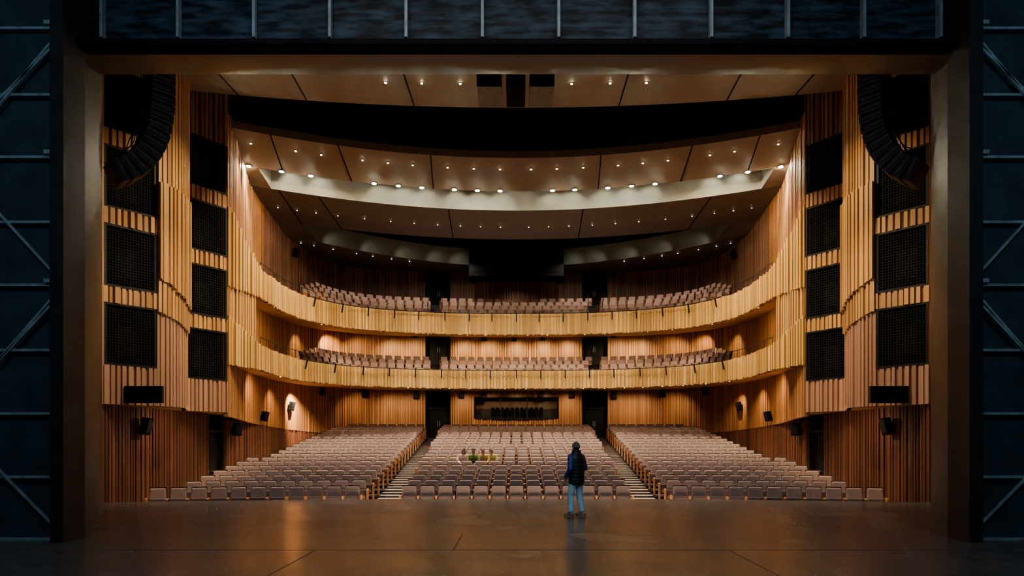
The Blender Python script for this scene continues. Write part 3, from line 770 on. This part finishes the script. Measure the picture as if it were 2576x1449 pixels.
def person(label,loc,rz,pose,cl,group=None,lean=.0,head_rot=(0,0)):
    e=empty('person',loc,rz); tag(e,label,'person',group)
    if pose=='stand':
        hip=[(-.09,0,.9),(.09,0,.9)]; knee=[(-.13,.07,.5),(.11,.0,.5)]; ank=[(-.17,.02,.1),(.12,-.08,.1)]
        sh=[(-.195,0,1.41),(.195,0,1.40)]; el=[(-.29,-.08,1.13),(.265,-.03,1.13)]; wr=[(-.24,.12,.93),(.13,.2,1.02)]; hd=[(.25,.6,-.9),(-.7,.6,.1)]
        tor=[(.84,0,.14,.10),(.95,0,.165,.115),(1.05,0,.15,.10),(1.2,0,.165,.115),(1.33,0,.185,.115),(1.42,-.01,.165,.09),(1.48,-.01,.08,.07)]; hc=Vector((0,.02,1.63))
    else:
        hip=[(-.09,.02,.52),(.09,.02,.52)]; knee=[(-.11,.42,.53),(.11,.42,.53)]; ank=[(-.11,.40,.10),(.11,.40,.10)]
        sh=[(-.18,.06+lean,1.0),(.18,.06+lean,1.0)]; el=[(-.24,.16+lean,.76),(.24,.16+lean,.76)]; wr=[(-.10,.36,.68),(.10,.36,.68)]; hd=[(.5,.8,-.1),(-.5,.8,-.1)]
        tor=[(.46,0,.15,.11),(.55,0,.165,.12),(.65,.01,.15,.105),(.8,.03+lean*.6,.165,.115),(.92,.05+lean,.18,.11),(1.0,.06+lean,.155,.09),(1.06,.07+lean,.08,.07)]; hc=Vector((0,.12+lean*1.2,1.20))
    b=MB()
    b.loft([(0,y,z) for z,y,_,_ in tor],[(rx*.9,ry*.9) for _,_,rx,ry in tor],18)
    b.loft([Vector((0,tor[-1][1],tor[-1][0]-.06)),hc+Vector((0,-.02,-.07))],[.058,.052],12)
    H=Matrix.Translation(hc)@Matrix.Rotation(R(head_rot[1]),4,'Z')@Matrix.Rotation(R(head_rot[0]),4,'X')
    b.loft([(0,y,z) for z,y,_,_ in HEADR],[(rx,ry) for _,_,rx,ry in HEADR],18,T=H)
    b.loft([(0,.085,.02),(0,.102,-.01),(0,.106,-.035),(0,.085,-.045)],[.009,.012,.015,.008],8,T=H)
    for s in (-1,1): b.loft([(s*.074,-.005,-.035),(s*.083,-.008,0),(s*.078,-.01,.03)],[(.008,.012),(.010,.02),(.008,.014)],8,T=H)
    for i in (0,1):
        s=-1 if i==0 else 1
        b.loft([Vector(sh[i])-Vector((s*.06,0,0)),sh[i],el[i],wr[i]],[.055,.05,.04,.028],12,ref=(0,1,0) )
        hand(b,wr[i],hd[i],(0,.3,-1) if pose!='stand' else (-s,.2,0),s,.6)
        b.loft([hip[i],Vector(hip[i]).lerp(Vector(knee[i]),.5),knee[i],Vector(knee[i]).lerp(Vector(ank[i]),.4),ank[i]],[.085,.07,.052,.05,.036],12)
        a=Vector(ank[i]); b.loft([a+Vector((0,-.03,0)),a+Vector((0,.0,-.04)),a+Vector((0,.1,-.06)),a+Vector((0,.16,-.07))],[.036,.036,.034,.022],10,ref=(1,0,0))
    finalize(b,'body',M['skin'],e,.008,1)
    for s in (-1,1):
        q=MB(); q.loft([(s*.03-.012,.088,.012),(s*.03+.012,.088,.012)],[.006,.006],8,T=H); q.build('eye',M['eye'],e)
    q=MB(); q.loft([(-.022,.093,-.065),(0,.098,-.065),(.022,.093,-.065)],[.003,.006,.003],8,T=H); q.build('lips',M['lip'],e)
    t=MB()
    z0=tor[0][0]
    t.loft([(0,tor[0][1],z0-.04),(0,tor[0][1],z0+.05),(0,tor[1][1],z0+.16)],[(.15,.115),(.175,.13),(.165,.12)],18)
    for i in (0,1):
        h_,k_,a_=Vector(hip[i]),Vector(knee[i]),Vector(ank[i])
        t.loft([h_,h_.lerp(k_,.5),k_,k_.lerp(a_,.35),k_.lerp(a_,.6),k_.lerp(a_,.8),k_.lerp(a_,.9),a_],[.105,.092,.080,.076,.074,.072,.078,.066],14)
    finalize(t,'trousers',cl['trousers'],e,.012,2)
    for i in (0,1):
        a=Vector(ank[i]); q=MB()
        q.loft([a+Vector((0,-.085,-.05)),a+Vector((0,-.06,-.035)),a+Vector((0,.02,-.03)),a+Vector((0,.12,-.05)),a+Vector((0,.19,-.062)),a+Vector((0,.21,-.07))],[(.03,.035),(.044,.052),(.046,.058),(.05,.042),(.04,.03),(.02,.018)],14,ref=(1,0,0))
        q.bb(a.x-.045,a.x+.045,a.y-.09,a.y+.19,a.z-.10,a.z-.078)
        q.build('shoe',cl['shoe'],e,smooth=False)
    j=MB()
    j.loft([(0,y,z) for z,y,_,_ in tor],[(rx+.03,ry+.03) for _,_,rx,ry in tor],20)
    for i in (0,1):
        s=-1 if i==0 else 1
        P=[Vector(sh[i])-Vector((s*.07,0,.01)),Vector(sh[i])]; rr=[.075,.078]
        for a,c,ra,rb in ((sh[i],el[i],.078,.070),(el[i],wr[i],.070,.050)):
            for k in range(1,7):
                P.append(Vector(a).lerp(Vector(c),k/6)); rr.append((ra+(rb-ra)*k/6)*(1.06 if k%2 else .96))
        j.loft(P,rr,14,ref=(0,1,0))
    finalize(j,'jacket',cl['jacket'],e,.011,1)
    if 'vest' in cl:
        v=MB(); Pz=[];rr=[]; n=26
        prof=[(.74,.18,.14),(.80,.215,.175),(1.0,.215,.175),(1.2,.225,.18),(1.35,.23,.17),(1.42,.21,.15),(1.47,.15,.125),(1.52,.115,.11),(1.57,.108,.105)]
        for k in range(n*3+1):
            z=.74+(1.57-.74)*k/(n*3)
            for a,c in zip(prof,prof[1:]):
                if a[0]<=z<=c[0]+1e-6:
                    f=(z-a[0])/(c[0]-a[0]); rx=a[1]+(c[1]-a[1])*f; ry=a[2]+(c[2]-a[2])*f
            q=.006*abs(math.sin(math.pi*k/8)); Pz.append((0,0,z)); rr.append((rx+q-.005,ry+q-.005))
        v.loft(Pz,rr,28); v.build('vest',cl['vest'],e,smooth=True)
    h=MB()
    if 'hat' in cl:
        h.loft([(0,-.008,.015),(0,-.008,.03),(0,-.006,.06),(0,-.008,.095),(0,-.01,.125),(0,-.01,.138)],[(.083,.106),(.087,.110),(.084,.107),(.07,.09),(.04,.05),(.008,.008)],20,T=H)
        h.loft([(0,-.008,.005),(0,-.008,.04)],[(.088,.111),(.09,.113)],20,T=H)
        h.build('beanie',cl['hat'],e,smooth=True)
        h=MB(); h.loft([(0,-.04,-.05),(0,-.035,.0),(0,-.03,.03)],[(.06,.06),(.074,.072),(.078,.078)],16,T=H); h.build('hair',M['hair'],e,smooth=True)
    else:
        L=cl.get('long',0)
        h.loft([(0,-.035,-.06-L),(0,-.034,-.02),(0,-.028,.03),(0,-.014,.075),(0,-.012,.11),(0,-.012,.135)],[(.06,.055),(.082,.078),(.086,.090),(.083,.100),(.06,.072),(.01,.01)],18,T=H)
        h.build('hair',cl['hair'],e,smooth=True)
    return e
Yp=16.2
person('person standing on the stage in black vest, blue sleeves, pale jeans and grey beanie',(ratio(1450)*Yp,Yp,0),R(42),'stand',dict(trousers=M['jeans'],shoe=M['shoe'],jacket=M['blue'],vest=M['vest'],hat=M['beanie']),head_rot=(8,-14))
zr=Z0+DZ*PR
GP='people seated together in the centre seats'
for X,dy,lb,cl,hr,ln in ((-2.24,0,'seated person in pale pink top, leftmost of the four in the seats',dict(trousers=M['dark'],shoe=M['dark'],jacket=M['pink'],hair=M['hair'],long=.10),(-12,-40),0),
    (-1.80,-.10,'seated person in olive green jacket with bowed dark-haired head',dict(trousers=M['dark'],shoe=M['dark'],jacket=M['olive'],hair=M['hair']),(-38,-15),.06),
    (-1.40,-.02,'seated person in tan coat leaning between two others',dict(trousers=M['dark'],shoe=M['dark'],jacket=M['tan'],hair=M['brhair'],long=.06),(-34,25),.05),
    (-1.06,.12,'seated person in khaki coat, rightmost of the four in the seats',dict(trousers=M['dark'],shoe=M['dark'],jacket=M['khaki'],hair=M['brhair'],long=.04),(-22,35),0)):
    person(lb,(X,rowY(PR,X)+.02+dy,zr),R(180),'sit',cl,GP,ln,hr)

# ------------------------------------------------------------------ lighting
W1=(1,.72,.44); W2=(1,.66,.34); WY=(1,.72,.36)
for p in ls:
    spot((p.x,p.y+.03,p.z-.12),(p.x*.85,p.y+.3,0),750,(1,.80,.58),100,.8,.06)
    if abs(p.x)<10.9: spot((p.x,p.y+.95,p.z+.65),(p.x,p.y+1.75,p.z-.3),34,(1,.94,.72),95,.9,.05)
for p in l2[::2]: spot((p.x,p.y,p.z-.12),(p.x*.9,p.y-.5,0),520,(1,.78,.55),95,.8,.06)
for x in (-9,-4.5,0,4.5,9):
    y=P2.f[0](x)+.35; spot((x,y,14.5),(x*1.02,P3.n[0](x),13.4),10,(1,.95,.75),130,.9,.1)
for x in (-10.4,-8.6,-6.8,-5.0,-3.6,3.6,5.0,6.8,8.6,10.4):
    y=P4.n[0](x); spot((x,y-1.2,13.2),(x,y,12.95),9,(1,.97,.80),85,.9,.08)
for x in (-9,-6,-3,0,3,6,9):
    spot((x,27.3,13.9),(x*1.15,37.5,6.6),1500,WY,34,.7,.12)
for x in (-8,-2.7,2.7,8): spot((x,27.0,14.0),(x,27.5,0),1350,(1,.80,.60),90,.9,.15)  # unseen fill spots, added to light the stalls
for sx in (-1,1):
    spot((sx*5.5,21.6,13.2),(sx*11.6,22.2,7.0),1600,WY,66,.9,.12)
    spot((sx*6.5,19.0,11.0),(sx*11.8,21.5,4.0),1150,(1,.74,.50),60,.9,.12)
    spot((sx*6.0,24.6,13.4),(sx*11.2,27.5,7.0),1600,WY,62,.9,.12)
    spot((sx*3.5,25.4,13.9),(sx*10.9,30.0,5.5),2100,WY,50,.8,.12)
    spot((sx*2.0,27.5,13.4),(sx*12.2,33.0,10.2),2200,WY,48,.8,.12)
    spot((sx*11.7,37.0,4.6),(sx*12.5,38.1,3.2),2000 if sx<0 else 150,(1,.70,.40),80,.8,.04)
    spot((sx*11.3,33.9,4.65),(sx*12.35,34.4,2.2),200,W2,110,.8,.04)
    spot((sx*10.7,30.0,4.6),(sx*12.3,30.5,2.5),180,W2,130,.9,.04)
    spot((sx*11.2,41.9,8.3),(sx*11.9,42.9,7.2),380 if sx<0 else 160,WY,110,.8,.04)
    spot((sx*11.6,38.3,8.1),(sx*12.4,38.8,6.0),150,WY,110,.8,.04)
    spot((sx*10.4,31.5,7.5),(sx*12.3,32.0,5.6),110,WY,140,.9,.04)
    spot((sx*3.5,14.5,8.0),(sx*10.2,19.2,10.5),170,(.9,.9,1.0),36,.9,.1)  # unseen spot added to lift the line array out of the dark
for x in (-10,-8,-6.7,-3.4,-1.8,0,1.8,3.4,6.7,8,10):
    yw=bp(x) if abs(x)<6.1 else (45.2 if abs(x)<8.5 else 44.3)
    spot((x,yw-1.4,4.95),(x,yw-.1,2.8),95,W2,130,.9,.05)
    spot((x,yw-1.2,8.4),(x,yw-.1,6.8),150,WY,140,.9,.05)
for x in (-9,-6,-3,0,3,6,9):
    spot((x,40.6-.03*x*x,4.75),(x,40.6-.03*x*x,0),110,W1,150,.9,.06)
    spot((x,40.2-.03*x*x,7.75),(x,41.5-.03*x*x,5.5),210,W1,150,.9,.06)
    if x: spot((x,41.6-.03*x*x,12.9),(x,42.5-.03*x*x,8),200,(1,.76,.58),150,.9,.06)
spot((0,44.4,12.9),(0,43.6,8),130,(1,.76,.58),140,.9,.06)
for sx in (-1,1): 
    spot((sx*10.6,23.2,2.8),(sx*12.4,23.8,.3),85,W2,150,.9,.05)
    spot((sx*9.3,23.5,13.5),(sx*9,24.5,0),1000,(1,.78,.58),60,.8,.1)
def area(loc,tgt,W,c,sx,sy):
    l=bpy.data.lights.new('fill_area_lamp','AREA'); l.energy=W; l.color=c; l.shape='RECTANGLE'; l.size=sx; l.size_y=sy
    o=bpy.data.objects.new('fill_area_lamp',l); col.objects.link(o); o.location=loc
    o.rotation_euler=(Vector(tgt)-Vector(loc)).to_track_quat('-Z','Y').to_euler(); return o
area((0,21.75,-.45),(0,23.5,10),200,(1,.80,.60),15,.5)  # unseen uplight in the pit, added to imitate bounced light
area((0,38.6,8.6),(0,37.0,14),80,(1,.78,.58),13,.6)  # unseen uplight behind the upper fascia, added to lift the ceiling
area((0,-1,10.5),(0,12,5),180,(.50,.74,1.0),12,3)  # unseen cool fill added over the stage
area((-6,3,9.5),(-9.5,12.3,4),230,(.46,.76,.95),3,3); area((6,3,9.5),(9.5,12.3,4),230,(.46,.76,.95),3,3)  # unseen cool fills added to bring out the steel frames
area((0,10,10.2),(0,13,0),190,(1,.92,.86),8,2)  # unseen warm fill added for the stage floor and standing figure
spot((-5.0,9.0,9.7),(-5.2,12.3,9.3),70,(.55,.78,1.0),60,.9,.3)  # unseen blue spot added to brighten the left curtain plates
w=bpy.data.worlds.new('world'); scene.world=w; w.use_nodes=True
bg=w.node_tree.nodes['Background']; bg.inputs[0].default_value=(.20,.32,.45,1); bg.inputs[1].default_value=.03

cam=bpy.data.cameras.new('camera'); co=bpy.data.objects.new('camera',cam); col.objects.link(co)
co.location=(0,0,CZ); co.rotation_euler=(R(90),0,0); cam.sensor_width=36; cam.lens=F/2576*36
cam.shift_y=(CY-724.5)/2576; cam.shift_x=-(CX-1288)/2576; cam.clip_end=200
scene.camera=co
